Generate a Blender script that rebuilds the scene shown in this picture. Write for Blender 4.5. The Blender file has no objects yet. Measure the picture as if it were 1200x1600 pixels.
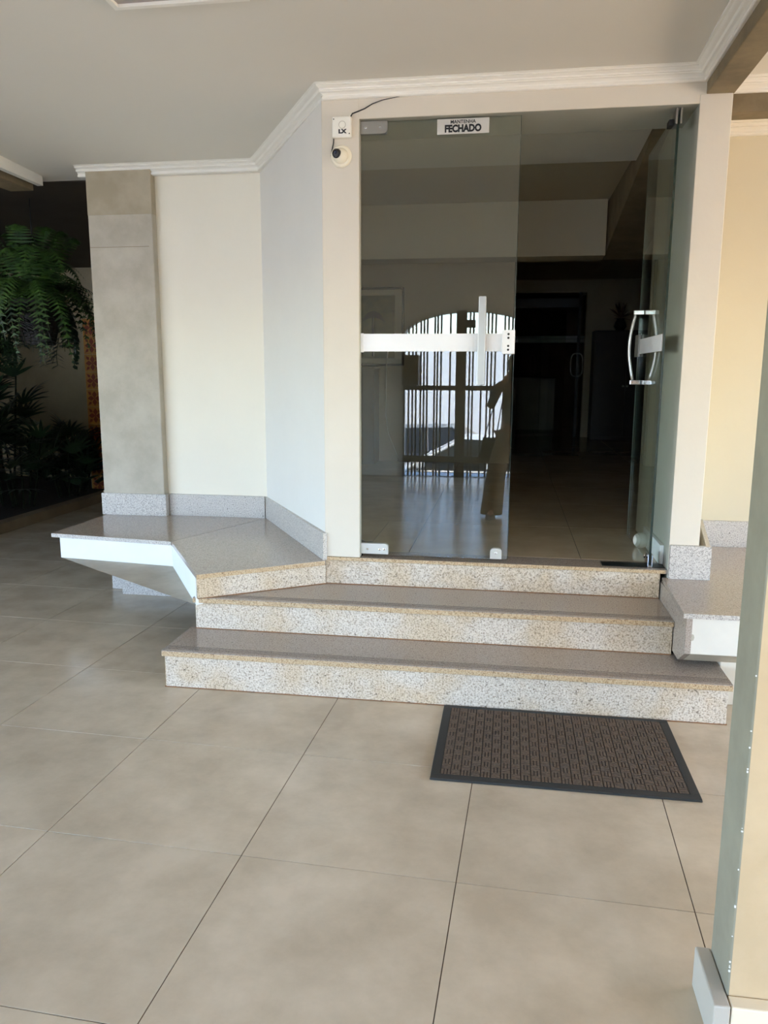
import bpy, bmesh, math, random
from mathutils import Vector, Matrix, Quaternion
random.seed(7)
PI = math.pi
SC = bpy.context.scene
COL = SC.collection

# ------------------------------------------------------------------ camera
cam = bpy.data.cameras.new('camera'); camo = bpy.data.objects.new('camera', cam); COL.objects.link(camo)
cam.sensor_fit = 'AUTO'; cam.sensor_width = 36.0; cam.lens = 1231.15 / 1600 * 36.0
cam.clip_start = 0.01; cam.clip_end = 500
r_ = Vector((0.987742, 0.156042, 0.004036)); u_ = Vector((-0.03136, 0.173048, 0.984414)); f_ = Vector((-0.152912, 0.972474, -0.17582))
M = Matrix((r_, u_, -f_)).transposed().to_4x4(); M.translation = Vector((1.407664, -2.091988, 1.442879))
camo.matrix_world = M
SC.camera = camo

# ------------------------------------------------------------------ world, sun, exposure
w = bpy.data.worlds.new('sky'); SC.world = w; w.use_nodes = True
nt = w.node_tree; nt.nodes.clear()
sky = nt.nodes.new('ShaderNodeTexSky'); sky.sky_type = 'NISHITA'; sky.sun_disc = False
sky.sun_elevation = math.radians(52); sky.sun_rotation = math.radians(62); sky.air_density = 1.0; sky.dust_density = 0.4; sky.ozone_density = 1.6
bg = nt.nodes.new('ShaderNodeBackground'); bg.inputs['Strength'].default_value = 2.2
wo = nt.nodes.new('ShaderNodeOutputWorld')
tint = nt.nodes.new('ShaderNodeMix'); tint.data_type = 'RGBA'; tint.blend_type = 'MULTIPLY'; tint.inputs['Factor'].default_value = 1; tint.inputs['B'].default_value = (0.87, 0.93, 1.02, 1)
nt.links.new(sky.outputs[0], tint.inputs['A']); nt.links.new(tint.outputs['Result'], bg.inputs[0]); nt.links.new(bg.outputs[0], wo.inputs[0])
sun = bpy.data.lights.new('sun', 'SUN'); suno = bpy.data.objects.new('sun', sun); COL.objects.link(suno)
sun.energy = 34; sun.angle = math.radians(0.6); sun.color = (1.0, 0.91, 0.78)
sd = Vector((0.50, 0.34, 0.80)).normalized()          # towards the sun: behind the house, to the right
suno.rotation_euler = sd.to_track_quat('Z', 'Y').to_euler(); suno.location = (8, 4, 12)
SC.view_settings.view_transform = 'Standard'; SC.view_settings.look = 'None'
SC.view_settings.exposure = 0.12; SC.view_settings.gamma = 1.0; SC.view_settings.use_curve_mapping = False
SC.cycles.use_denoising = True
SC.cycles.max_bounces = 10; SC.cycles.diffuse_bounces = 6; SC.cycles.glossy_bounces = 5
SC.cycles.transparent_max_bounces = 12; SC.cycles.transmission_bounces = 6
SC.cycles.sample_clamp_indirect = 12; SC.cycles.caustics_reflective = False; SC.cycles.caustics_refractive = False

# ------------------------------------------------------------------ materials
MATS = {}
def srgb(r, g, b):
    return tuple(((c / 255) / 12.92 if c <= 10 else ((c / 255 + 0.055) / 1.055) ** 2.4) for c in (r, g, b)) + (1,)
def mat(name, col, rough=0.5, metal=0.0, spec=0.5, var=0.0, vscale=3.0, bump=0.0, bscale=60.0, col2=None, rnd=0.0, coat=0.0, emit=None):
    if name in MATS: return MATS[name]
    m = bpy.data.materials.new(name); m.use_nodes = True; n = m.node_tree.nodes; l = m.node_tree.links
    b = n['Principled BSDF']
    b.inputs['Base Color'].default_value = col; b.inputs['Roughness'].default_value = rough
    b.inputs['Metallic'].default_value = metal; b.inputs['Specular IOR Level'].default_value = spec
    if coat: b.inputs['Coat Weight'].default_value = coat
    g = n.new('ShaderNodeNewGeometry')
    if var or col2:
        no = n.new('ShaderNodeTexNoise'); no.inputs['Scale'].default_value = vscale; no.inputs['Detail'].default_value = 6; no.inputs['Roughness'].default_value = 0.62
        l.new(g.outputs['Position'], no.inputs['Vector'])
        rp = n.new('ShaderNodeValToRGB'); c2 = col2 or tuple(max(0, c * (1 - var)) for c in col[:3]) + (1,)
        rp.color_ramp.elements[0].position = 0.36; rp.color_ramp.elements[0].color = c2
        rp.color_ramp.elements[1].position = 0.66; rp.color_ramp.elements[1].color = col
        l.new(no.outputs['Fac'], rp.inputs['Fac'])
        out = rp.outputs['Color']
        if rnd:
            oi = n.new('ShaderNodeObjectInfo'); hv = n.new('ShaderNodeHueSaturation')
            mr = n.new('ShaderNodeMapRange'); mr.inputs['To Min'].default_value = 1 - rnd; mr.inputs['To Max'].default_value = 1 + rnd
            l.new(oi.outputs['Random'], mr.inputs['Value']); l.new(mr.outputs[0], hv.inputs['Value']); l.new(out, hv.inputs['Color']); out = hv.outputs[0]
        l.new(out, b.inputs['Base Color'])
    if bump:
        nb = n.new('ShaderNodeTexNoise'); nb.inputs['Scale'].default_value = bscale; nb.inputs['Detail'].default_value = 4
        l.new(g.outputs['Position'], nb.inputs['Vector'])
        bp = n.new('ShaderNodeBump'); bp.inputs['Strength'].default_value = bump; bp.inputs['Distance'].default_value = 0.01
        l.new(nb.outputs['Fac'], bp.inputs['Height']); l.new(bp.outputs[0], b.inputs['Normal'])
    if emit:
        b.inputs['Emission Color'].default_value = emit[0]; b.inputs['Emission Strength'].default_value = emit[1]
    MATS[name] = m; return m

def granite(name, base, dark, light, rough, scale=170.0, bump=0.0, stretch=(1, 1, 1), stain=None):
    if name in MATS: return MATS[name]
    m = bpy.data.materials.new(name); m.use_nodes = True; n = m.node_tree.nodes; l = m.node_tree.links
    b = n['Principled BSDF']; b.inputs['Roughness'].default_value = rough
    g = n.new('ShaderNodeNewGeometry'); mp = n.new('ShaderNodeMapping'); mp.inputs['Scale'].default_value = stretch
    l.new(g.outputs['Position'], mp.inputs['Vector'])
    n1 = n.new('ShaderNodeTexNoise'); n1.inputs['Scale'].default_value = scale; n1.inputs['Detail'].default_value = 3; n1.inputs['Roughness'].default_value = 0.6
    n2 = n.new('ShaderNodeTexNoise'); n2.inputs['Scale'].default_value = scale * 0.55; n2.inputs['Detail'].default_value = 4
    n3 = n.new('ShaderNodeTexNoise'); n3.inputs['Scale'].default_value = 5; n3.inputs['Detail'].default_value = 3
    v = n.new('ShaderNodeTexVoronoi'); v.inputs['Scale'].default_value = scale * 0.8
    for q in (n1, n2, v): l.new(mp.outputs[0], q.inputs['Vector'])
    l.new(g.outputs['Position'], n3.inputs['Vector'])
    r1 = n.new('ShaderNodeValToRGB'); e = r1.color_ramp.elements
    e[0].position = 0.34; e[0].color = dark; e[1].position = 0.47; e[1].color = base
    e2 = e.new(0.64); e2.color = light
    l.new(n1.outputs['Fac'], r1.inputs['Fac'])
    r2 = n.new('ShaderNodeValToRGB'); e = r2.color_ramp.elements; e[0].position = 0.28; e[0].color = (0, 0, 0, 1); e[1].position = 0.37; e[1].color = (1, 1, 1, 1)
    l.new(n2.outputs['Fac'], r2.inputs['Fac'])
    mx = n.new('ShaderNodeMix'); mx.data_type = 'RGBA'; mx.inputs['A'].default_value = tuple(c * 0.6 for c in dark[:3]) + (1,)
    l.new(r2.outputs[0], mx.inputs['Factor']); l.new(r1.outputs[0], mx.inputs['B'])
    out = mx.outputs['Result']
    if stain:
        m2 = n.new('ShaderNodeMix'); m2.data_type = 'RGBA'; m2.blend_type = 'MULTIPLY'; m2.inputs['B'].default_value = stain
        r3 = n.new('ShaderNodeValToRGB'); r3.color_ramp.elements[0].position = 0.42; r3.color_ramp.elements[1].position = 0.62
        l.new(n3.outputs['Fac'], r3.inputs['Fac']); l.new(r3.outputs[0], m2.inputs['Factor']); l.new(out, m2.inputs['A']); out = m2.outputs['Result']
    l.new(out, b.inputs['Base Color'])
    if bump:
        bp = n.new('ShaderNodeBump'); bp.inputs['Strength'].default_value = bump; bp.inputs['Distance'].default_value = 0.004
        l.new(n1.outputs['Fac'], bp.inputs['Height']); l.new(bp.outputs[0], b.inputs['Normal'])
    MATS[name] = m; return m

def glass(name, tint, f0=0.05, add=(0, 0, 0)):
    m = bpy.data.materials.new(name); m.use_nodes = True; n = m.node_tree.nodes; l = m.node_tree.links; n.clear()
    g = n.new('ShaderNodeNewGeometry'); d = n.new('ShaderNodeVectorMath'); d.operation = 'DOT_PRODUCT'
    l.new(g.outputs['Normal'], d.inputs[0]); l.new(g.outputs['Incoming'], d.inputs[1])
    a = n.new('ShaderNodeMath'); a.operation = 'ABSOLUTE'; l.new(d.outputs['Value'], a.inputs[0])
    s = n.new('ShaderNodeMath'); s.operation = 'SUBTRACT'; s.inputs[0].default_value = 1; l.new(a.outputs[0], s.inputs[1])
    p = n.new('ShaderNodeMath'); p.operation = 'POWER'; p.inputs[1].default_value = 5; l.new(s.outputs[0], p.inputs[0])
    ma = n.new('ShaderNodeMath'); ma.operation = 'MULTIPLY_ADD'; ma.inputs[1].default_value = 1 - f0; ma.inputs[2].default_value = f0; l.new(p.outputs[0], ma.inputs[0])
    t = n.new('ShaderNodeBsdfTransparent'); t.inputs[0].default_value = tint
    gl = n.new('ShaderNodeBsdfGlossy'); gl.inputs['Roughness'].default_value = 0.0; gl.inputs[0].default_value = (1, 1, 1, 1)
    mx = n.new('ShaderNodeMixShader'); o = n.new('ShaderNodeOutputMaterial')
    l.new(ma.outputs[0], mx.inputs[0]); l.new(t.outputs[0], mx.inputs[1]); l.new(gl.outputs[0], mx.inputs[2]); l.new(mx.outputs[0], o.inputs[0])
    MATS[name] = m; return m

CREAM = mat('cream_paint', srgb(217, 208, 192), 0.75, var=0.04, vscale=2.2, bump=0.06, bscale=35)
WALLW = mat('offwhite_paint', srgb(230, 227, 219), 0.75, var=0.03, vscale=2.0, bump=0.05, bscale=30)
WARM = mat('warm_beige_paint', srgb(212, 202, 176), 0.75, var=0.03, vscale=2.0, bump=0.05, bscale=30)
CEIL = mat('ceiling_paint', srgb(226, 221, 210), 0.85, var=0.02, vscale=1.2)
TRIM = mat('cornice_plaster', srgb(242, 238, 228), 0.6, var=0.03, vscale=9)
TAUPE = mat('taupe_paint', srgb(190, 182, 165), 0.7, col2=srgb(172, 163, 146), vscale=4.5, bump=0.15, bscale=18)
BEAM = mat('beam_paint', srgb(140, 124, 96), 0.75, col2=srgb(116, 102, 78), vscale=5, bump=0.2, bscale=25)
WHITE = mat('white_paint', srgb(240, 241, 240), 0.55, var=0.03, vscale=6)
TILE = mat('porcelain_tile', srgb(214, 198, 173), 0.22, col2=srgb(190, 174, 150), vscale=3.4, rnd=0.035, spec=0.5)
GROUT = mat('rusty_grout', srgb(92, 66, 50), 0.95, col2=srgb(74, 62, 52), vscale=5, spec=.1)
ITILE = mat('polished_brown_tile', srgb(208, 190, 164), 0.08, col2=srgb(190, 172, 147), vscale=3, rnd=0.03, spec=0.6)
IGROUT = mat('dark_grout', srgb(60, 50, 42), 0.8)
GTOP = granite('polished_granite', srgb(168, 154, 142), srgb(138, 122, 110), srgb(182, 170, 158), 0.14, 190)
GRISE = granite('flamed_granite', srgb(202, 188, 170), srgb(148, 130, 112), srgb(222, 210, 194), 0.6, 135, bump=0.3, stain=srgb(246, 236, 220))
GBASE = granite('grey_granite', srgb(190, 183, 175), srgb(136, 128, 122), srgb(212, 206, 198), 0.4, 190, bump=0.05)
GEDGE = granite('ochre_granite_edge', srgb(190, 160, 124), srgb(140, 112, 78), srgb(204, 184, 150), 0.35, 170)
GROOVE = mat('tread_groove', srgb(74, 66, 60), 0.7)
RUST = mat('rust_joint', srgb(150, 104, 66), 0.8, col2=srgb(120, 86, 58), vscale=12)
CHROME = mat('polished_chrome', srgb(225, 228, 230), 0.08, 1.0)
STEEL = mat('brushed_steel', srgb(172, 170, 164), 0.34, 1.0)
ALU = mat('pale_aluminium', srgb(208, 206, 198), 0.3, 0.35)
FROST = mat('white_strip', srgb(240, 240, 240), 0.45)
BLACK = mat('black_plastic', srgb(20, 20, 20), 0.4)
DARK = mat('dark_rubber', srgb(46, 46, 44), 0.65, bump=0.1, bscale=200)
MATB = mat('brown_carpet', srgb(108, 90, 72), 0.95, col2=srgb(84, 69, 56), vscale=90, bump=0.4, bscale=500)
MATR = mat('brown_ribs', srgb(50, 40, 34), 0.9)
PLAST = mat('cream_plastic', srgb(236, 228, 206), 0.35)
BOXP = mat('white_plastic', srgb(240, 236, 224), 0.35)
INK = mat('black_ink', srgb(18, 18, 20), 0.5)
GREY = mat('grey_diffuser', srgb(172, 163, 156), 0.45)
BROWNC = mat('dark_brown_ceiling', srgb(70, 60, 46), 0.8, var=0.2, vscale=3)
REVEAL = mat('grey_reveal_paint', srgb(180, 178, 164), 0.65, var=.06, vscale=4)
GLASS = glass('clear_glass', (0.90, 0.93, 0.90, 1), 0.062)
GLASSD = glass('door_glass', (0.90, 0.94, 0.92, 1), 0.05)
GREENE = mat('glass_edge', srgb(38, 52, 46), 0.15)
WOOD = mat('dark_wood', srgb(40, 28, 20), 0.35, col2=srgb(28, 19, 13), vscale=6)
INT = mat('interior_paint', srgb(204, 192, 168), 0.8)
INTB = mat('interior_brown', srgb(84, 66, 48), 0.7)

# ------------------------------------------------------------------ mesh helpers
ORG = {}
def tag(o, label=None, cat=None, group=None, kind=None):
    if label: o['label'] = label
    if cat: o['category'] = cat
    if group: o['group'] = group
    if kind: o['kind'] = kind
    return o
def thing(name, label, cat, loc=(0, 0, 0), group=None):
    o = bpy.data.objects.new(name, None); COL.objects.link(o); o.location = loc; o.empty_display_size = 0.1
    ORG[o.name] = Vector(loc); return tag(o, label, cat, group)
def obj(name, bm, m, parent=None, local=False, smooth=False, kind=None):
    """link a bmesh given in world coordinates (local=True: in its thing's own frame)"""
    me = bpy.data.meshes.new(name)
    og = Vector((0, 0, 0))
    if parent is not None and not local: og = ORG.get(parent.name, Vector((0, 0, 0)))
    if og.length: bmesh.ops.translate(bm, verts=bm.verts, vec=-og)
    bmesh.ops.recalc_face_normals(bm, faces=bm.faces)
    if smooth:
        for f in bm.faces: f.smooth = True
    bm.to_mesh(me); bm.free()
    for q in (m if isinstance(m, (list, tuple)) else [m]): me.materials.append(q)
    o = bpy.data.objects.new(name, me); COL.objects.link(o)
    if parent is not None: o.parent = parent
    ORG[o.name] = og
    if kind: o['kind'] = kind
    if smooth == 'auto':
        pass
    return o
def B(): return bmesh.new()
def box(bm, x, y, z, bev=0.0, rot=None, mi=0):
    vs = [bm.verts.new((a, b, c)) for a in x for b in y for c in z]
    i = [(0, 1, 3, 2), (4, 6, 7, 5), (0, 4, 5, 1), (2, 3, 7, 6), (0, 2, 6, 4), (1, 5, 7, 3)]
    fs = [bm.faces.new([vs[k] for k in q]) for q in i]
    for f in fs: f.material_index = mi
    if rot is not None:
        c = Vector((sum(x) / 2, sum(y) / 2, sum(z) / 2)); bmesh.ops.rotate(bm, verts=vs, cent=c, matrix=rot)
    if bev:
        es = list({e for f in fs for e in f.edges})
        bmesh.ops.bevel(bm, geom=es, offset=bev, segments=2, profile=0.5, affect='EDGES', material=mi)
    return bm
def bx(x, y, z, bev=0.0, rot=None): return box(B(), x, y, z, bev, rot)
def prism(poly, z0, z1, bev=0.0, bm=None):
    bm = bm or B()
    a = [bm.verts.new((p[0], p[1], z0)) for p in poly]; b = [bm.verts.new((p[0], p[1], z1)) for p in poly]
    fs = [bm.faces.new(a[::-1]), bm.faces.new(b)]
    n = len(poly)
    for k in range(n): fs.append(bm.faces.new((a[k], a[(k + 1) % n], b[(k + 1) % n], b[k])))
    if bev:
        es = list({e for f in fs for e in f.edges}); bmesh.ops.bevel(bm, geom=es, offset=bev, segments=2, profile=0.5, affect='EDGES')
    return bm
def hull(pts, bm=None):
    bm = bm or B(); vs = [bm.verts.new(p) for p in pts]
    r = bmesh.ops.convex_hull(bm, input=vs)
    bad = [g for g in r['geom_interior'] if isinstance(g, bmesh.types.BMVert)]
    if bad: bmesh.ops.delete(bm, geom=bad, context='VERTS')
    return bm
def tube(bm, pts, r, seg=8, cap=True):
    pts = [Vector(p) for p in pts]; rs = r if isinstance(r, (list, tuple)) else [r] * len(pts)
    rings = []; prev = None
    for k, p in enumerate(pts):
        t = (pts[min(k + 1, len(pts) - 1)] - pts[max(k - 1, 0)]).normalized()
        if prev is None:
            a = Vector((0, 0, 1)) if abs(t.z) < 0.9 else Vector((1, 0, 0)); nx = t.cross(a).normalized()
        else: nx = (prev - t * prev.dot(t)).normalized()
        prev = nx; ny = t.cross(nx)
        rings.append([bm.verts.new(p + (nx * math.cos(2 * PI * j / seg) + ny * math.sin(2 * PI * j / seg)) * rs[k]) for j in range(seg)])
    for a, b in zip(rings, rings[1:]):
        for j in range(seg): bm.faces.new((a[j], a[(j + 1) % seg], b[(j + 1) % seg], b[j]))
    if cap: bm.faces.new(rings[0][::-1]); bm.faces.new(rings[-1])
    return bm
def lathe(bm, prof, c=(0, 0, 0), axis='Z', seg=24):
    rings = []
    for r, h in prof:
        ring = []
        for j in range(seg):
            a = 2 * PI * j / seg; x, y = r * math.cos(a), r * math.sin(a)
            v = (x, y, h) if axis == 'Z' else ((x, -h, y) if axis == '-Y' else ((h, x, y)))
            ring.append(bm.verts.new((v[0] + c[0], v[1] + c[1], v[2] + c[2])))
        rings.append(ring)
    for a, b in zip(rings, rings[1:]):
        for j in range(seg): bm.faces.new((a[j], a[(j + 1) % seg], b[(j + 1) % seg], b[j]))
    bm.faces.new(rings[0][::-1]); bm.faces.new(rings[-1]); return bm
def struct(name, bm, m, parent=None, **k):
    o = obj(name, bm, m, parent, **k)
    if parent is None: o['kind'] = 'structure'
    return o
def zceil(y): return 2.766 - 0.044 * (max(y, -0.5) - 1.8)
def cornice(name, path, zfun=zceil, s=1.0, profile=None):
    prof = profile or [(-0.03, -0.060), (0.010, -0.060), (0.015, -0.056), (0.015, -0.049), (0.008, -0.046), (0.010, -0.040), (0.020, -0.034), (0.031, -0.031), (0.034, -0.027), (0.030, -0.023), (0.034, -0.018), (0.046, -0.014), (0.052, -0.011), (0.049, -0.007), (0.055, -0.003), (0.064, -0.001), (0.064, 0.012), (-0.03, 0.012)]
    bm = B(); pts = [Vector(p) for p in path]; nrm = []
    for a, b in zip(pts, pts[1:]):
        d = (b - a).normalized(); nrm.append(Vector((d.y, -d.x)))
    rings = []
    for k, p in enumerate(pts):
        n0 = nrm[max(k - 1, 0)]; n1 = nrm[min(k, len(nrm) - 1)]
        mt = (n0 + n1).normalized(); mt = mt / max(0.3, mt.dot(n1))
        rings.append([bm.verts.new((p.x + mt.x * o * s, p.y + mt.y * o * s, zfun(p.y + mt.y * max(o, 0) * s) + h * s)) for o, h in prof])
    n = len(prof)
    for a, b in zip(rings, rings[1:]):
        for j in range(n): bm.faces.new((a[j], a[(j + 1) % n], b[(j + 1) % n], b[j]))
    bm.faces.new(rings[0][::-1]); bm.faces.new(rings[-1])
    return struct(name, bm, TRIM)
def text(body, size, loc, rot, m, name='lettering', parent=None, depth=0.0006, bold=0.0, sx=1.0, align='CENTER'):
    cu = bpy.data.curves.new(name, 'FONT'); cu.body = body; cu.size = size; cu.align_x = align; cu.align_y = 'CENTER'
    cu.extrude = depth; cu.offset = bold; cu.resolution_u = 3
    t = bpy.data.objects.new('tmp', cu); COL.objects.link(t); bpy.context.view_layer.update()
    me = bpy.data.meshes.new_from_object(t.evaluated_get(bpy.context.evaluated_depsgraph_get()))
    bpy.data.objects.remove(t); bpy.data.curves.remove(cu)
    og = ORG.get(parent.name, Vector((0, 0, 0))) if parent else Vector((0, 0, 0))
    me.transform(Matrix.Translation(Vector(loc) - og) @ rot.to_4x4() @ Matrix.Diagonal((sx, 1, 1, 1)))
    me.materials.clear(); me.materials.append(m)
    o = bpy.data.objects.new(name, me); COL.objects.link(o); o.parent = parent; ORG[o.name] = og
    return o
RX90 = Matrix.Rotation(PI / 2, 3, 'X')      # text standing up, facing -y

# ------------------------------------------------------------------ floor, tile by tile
S = 0.65; DL = -0.0343157
fl = struct('floor', bx((-9.1, 6.5), (-5.6, 7.8), (-0.12, -0.0025)), GROUT)
c_, s_ = math.cos(DL), math.sin(DL)
tb = B(); box(tb, (-S / 2 + .0014, S / 2 - .0014), (-S / 2 + .0014, S / 2 - .0014), (-0.009, 0.0), bev=0.0008)
t0 = obj('tile', tb, TILE, fl); tiles = 0
for i in range(-8, 6):
    for j in range(-8, 12):
        gx, gy = (i + .5) * S, (j + .5) * S
        X, Y = c_ * gx - s_ * gy, s_ * gx + c_ * gy
        if Y < -5.35 or (X > -0.35 and X < 2.7 and Y > 2.3) or Y > 7.6 or (X > 2.7 and Y > 3.2) or (X < -3.9 and Y > 3.8): continue
        o = t0 if tiles == 0 else t0.copy()
        if tiles: COL.objects.link(o); o.parent = fl
        o.location = (X, Y, 0); o.rotation_euler = (0, 0, DL); tiles += 1

# raised interior floor
Z3 = 0.488
fi = struct('floor', prism([(0.62, 2.004), (2.197, 2.004), (2.197, 2.46), (2.21, 2.86), (4.2, 2.86), (4.2, 12.6), (-1.2, 12.6), (-1.2, 3.105), (.04, 3.105), (.62, 2.21)], 0.2, Z3 - .002), IGROUT)
tb = B(); box(tb, (-.4485, .4485), (-.4485, .4485), (-0.008, 0.0), bev=0.0006)
t1 = None
for i in range(0, 6):
    for j in range(0, 12):
        X = 1.80 + (i - 3.5) * 0.9 ; Y = 1.95 + (j + .5) * 0.9
        if Y > 12.3: continue
        if j == 0 or (j == 1 and X < 0.0): continue
        if t1 is None: o = t1 = obj('tile', tb, ITILE, fi)
        else: o = t1.copy(); COL.objects.link(o); o.parent = fi
        o.location = (X, Y, Z3)
# first row is cut to fit behind the threshold
for (xa, xb) in ((.665, .898), (.902, 1.7985), (1.8015, 2.19)):
    obj('tile', bx((xa, xb), (2.005, 2.8485), (Z3 - .008, Z3), .0006), ITILE, fi)

for (xa, xb, ya, yb) in ((-.8985, -.0015, 3.112, 3.7485), (.06, .662, 3.0, 3.11 - .262)):
    if ya < yb: obj('tile', bx((xa, xb), (ya, yb), (Z3 - .008, Z3), .0006), ITILE, fi)
obj('tile', prism([(.62, 2.24), (.662, 2.24), (.662, 2.8485), (.225, 2.8485)], Z3 - .008, Z3), ITILE, fi)
# ------------------------------------------------------------------ ceilings
bm = B()
for ya, yb in ((-5.3, -0.5), (-0.5, 3.16)):
    za, zb = zceil(ya), zceil(yb)
    a = [bm.verts.new(p) for p in ((-5.4, ya, za), (2.3, ya, za), (2.3, yb, zb), (-5.4, yb, zb))]
    b = [bm.verts.new((v.co.x, v.co.y, 3.1)) for v in a]
    bm.faces.new(a); bm.faces.new(b[::-1])
    for k in range(4): bm.faces.new((a[k], a[(k + 1) % 4], b[(k + 1) % 4], b[k]))
struct('ceiling', bm, CEIL)
struct('ceiling', bx((2.3, 7.6), (-5.3, 3.1), (2.76, 3.1)), CEIL)               # right bay
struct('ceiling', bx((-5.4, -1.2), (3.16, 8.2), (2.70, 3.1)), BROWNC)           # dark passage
struct('ceiling', bx((-1.2, 4.3), (3.1, 12.9), (2.76, 3.1)), INT)               # interior
struct('ceiling', bx((-.7, 2.3), (2.2, 3.1), (2.765, 2.80)), INT)

# ------------------------------------------------------------------ walls round the entrance
struct('wall_front', bx((-1.25, -0.14), (2.93, 3.10), (0.471, 2.80)), mat('niche_paint', srgb(238, 230, 212), 0.75, var=0.03, vscale=2, bump=.05, bscale=30))
bm = prism([(0.485, 1.90), (0.485, 1.834), (-0.18, 2.94), (-0.14, 3.10), (0.02, 3.10), (0.56, 2.2), (0.56, 1.90)], 0.471, 2.80)
struct('wall_diagonal', bm, WALLW)
# door portal: left jamb, right jamb, lintel
po = struct('wall_portal', bx((0.480, 0.663), (1.834, 1.888), (Z3, 2.82), bev=0.003), CREAM)
obj('jamb_back', bx((0.50, 0.57), (1.888, 2.20), (Z3, 2.82)), CREAM, po)
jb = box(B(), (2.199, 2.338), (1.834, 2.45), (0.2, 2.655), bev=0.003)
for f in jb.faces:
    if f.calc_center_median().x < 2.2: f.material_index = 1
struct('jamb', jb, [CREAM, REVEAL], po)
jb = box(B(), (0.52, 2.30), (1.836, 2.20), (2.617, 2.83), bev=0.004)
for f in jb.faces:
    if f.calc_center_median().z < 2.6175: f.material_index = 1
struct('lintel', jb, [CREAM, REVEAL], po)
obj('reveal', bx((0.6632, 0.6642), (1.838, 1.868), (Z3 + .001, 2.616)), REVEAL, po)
struct('wall_right', prism([(2.338, 2.02), (2.48, 2.63), (7.4, 2.69), (7.4, 2.85), (2.20, 2.85), (2.20, 2.44), (2.3, 2.44), (2.3, 2.02)], 0.0, 2.80), WARM)
# weathered grey-taupe pillar left of the niche wall
pl = struct('pillar', bx((-1.31, -0.872), (2.87, 3.3), (0.4712, 2.70), bev=0.006), TAUPE)
tag(pl, 'weathered taupe painted pillar standing on the left granite ledge', 'pillar'); del pl['kind']
obj('pillar_foot', bx((-1.30, -0.88), (2.94, 3.29), (0.0, .471)), TAUPE, pl)
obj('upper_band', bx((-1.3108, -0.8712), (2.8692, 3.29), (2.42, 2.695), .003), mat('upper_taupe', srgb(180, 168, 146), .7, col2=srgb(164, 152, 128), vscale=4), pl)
obj('crack_line', bx((-1.305, -0.90), (2.8675, 2.872), (2.222, 2.2245)), BEAM, pl)
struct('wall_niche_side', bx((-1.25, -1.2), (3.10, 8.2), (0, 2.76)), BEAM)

# unseen heads added over the openings, set low to darken the upper walls
struct('wall_lightblock_left', bx((-5.4, -5.2), (-5.3, 0.2), (2.15, 2.95)), CREAM)
struct('wall_lightblock_rear', bx((-5.4, -1.5), (-5.27, -5.06), (2.15, 2.95)), CREAM)
struct('wall_lightblock_rear', bx((2.75, 7.4), (-5.27, -5.06), (2.1, 2.95)), CREAM)
struct('wall_lightblock_rear_right', bx((4.4, 7.4), (-5.27, -5.06), (0, 2.1)), CREAM)  # unseen pier, added to hold back light from the right side
struct('wall_lightblock_right', bx((7.4, 7.6), (-5.27, 2.69), (2.1, 2.95)), CREAM)
# cornices
cornice('trim_1', [(-1.37, 2.895), (-0.165, 2.895), (0.497, 1.834), (2.225, 1.834), (2.205, -5.0)])
def bay(y): return 2.76
cornice('trim_2', [(2.35, 2.0), (5.3, 2.0)], bay)
cornice('trim_3', [(2.40, 2.61), (5.3, 2.68)], lambda y: 2.742)
cornice('trim_4', [(-1.775, -5.0), (-1.765, 3.06)][::-1] if False else [(-1.74, 3.04), (-1.745, -5.0)][::-1][::-1], lambda y: zceil(y))
# beams
bmn = B(); vs = []
o = struct('beam', bx((2.225, 2.345), (-5.1, 1.88), (2.655, 2.92), bev=0.004), BEAM); del o['kind']; tag(o, 'brown-taupe beam running from the right door jamb towards the viewer', 'beam')
o = struct('beam', bx((2.345, 5.3), (2.0, 2.12), (2.62, 2.85), bev=0.004), BEAM); del o['kind']; tag(o, 'taupe cross beam to the right of the door, above the warm wall', 'beam')
o = struct('beam', bx((-1.95, -1.78), (-5.1, 3.04), (2.622, 2.92), bev=0.004), BEAM); del o['kind']; tag(o, 'taupe ceiling beam at the far left above the hanging fern', 'beam')

# ------------------------------------------------------------------ entrance steps
Z1, Z2, Y1, Y2, Y3 = 0.180, 0.342, 1.164, 1.480, 1.834
st = thing('entrance_steps', 'three low granite steps with ochre nosings leading up to the glass door', 'steps', (1.1, 1.16, 0))
def tread(x0, x1, y0, y1, zt, xl=None):
    o = obj('tread', bx((x0, x1), (y0 + .004, y1), (zt - .026, zt), .0015), GTOP, st)
    obj('nosing', bx((x0 + .0005, x1 - .0005), (y0, y0 + .012), (zt - .0262, zt - .003), .003), GEDGE, o)
    for k in range(4):
        yy = y0 + 0.030 + 0.013 * k
        obj('groove', bx((x0 + .002, x1 - .004), (yy, yy + .0028), (zt - .004, zt + .0004)), GROOVE, o)
obj('riser', bx((-0.122, 2.338), (Y1, Y1 + .03), (0.0, Z1 - .026), .001), GRISE, st)
obj('joint', bx((-0.128, 2.342), (Y1 - .003, Y1 + .004), (0.0, .004)), RUST, st)
obj('joint', bx((-0.128, 2.34), (Y1 - .0012, Y1 + .004), (Z1 - .031, Z1 - .026)), RUST, st)
obj('side_riser', bx((-0.126, -0.100), (Y1 + .003, Y2 + .02), (0.0, Z1 - .026), .001), GEDGE, st)
obj('side_riser', bx((2.31, 2.336), (Y1 + .03, Y2 + .02), (0.0, Z1 - .026), .001), GRISE, st)
obj('core', bx((-0.09, 2.30), (Y1 + .03, 2.0), (0.0, Z1 - .027)), GROUT, st)
tread(-0.132, 2.352, Y1 - .018, Y2 + .03, Z1)
obj('riser', bx((-0.098, 2.168), (Y2, Y2 + .03), (Z1, Z2 - .026), .001), GRISE, st)
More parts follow.
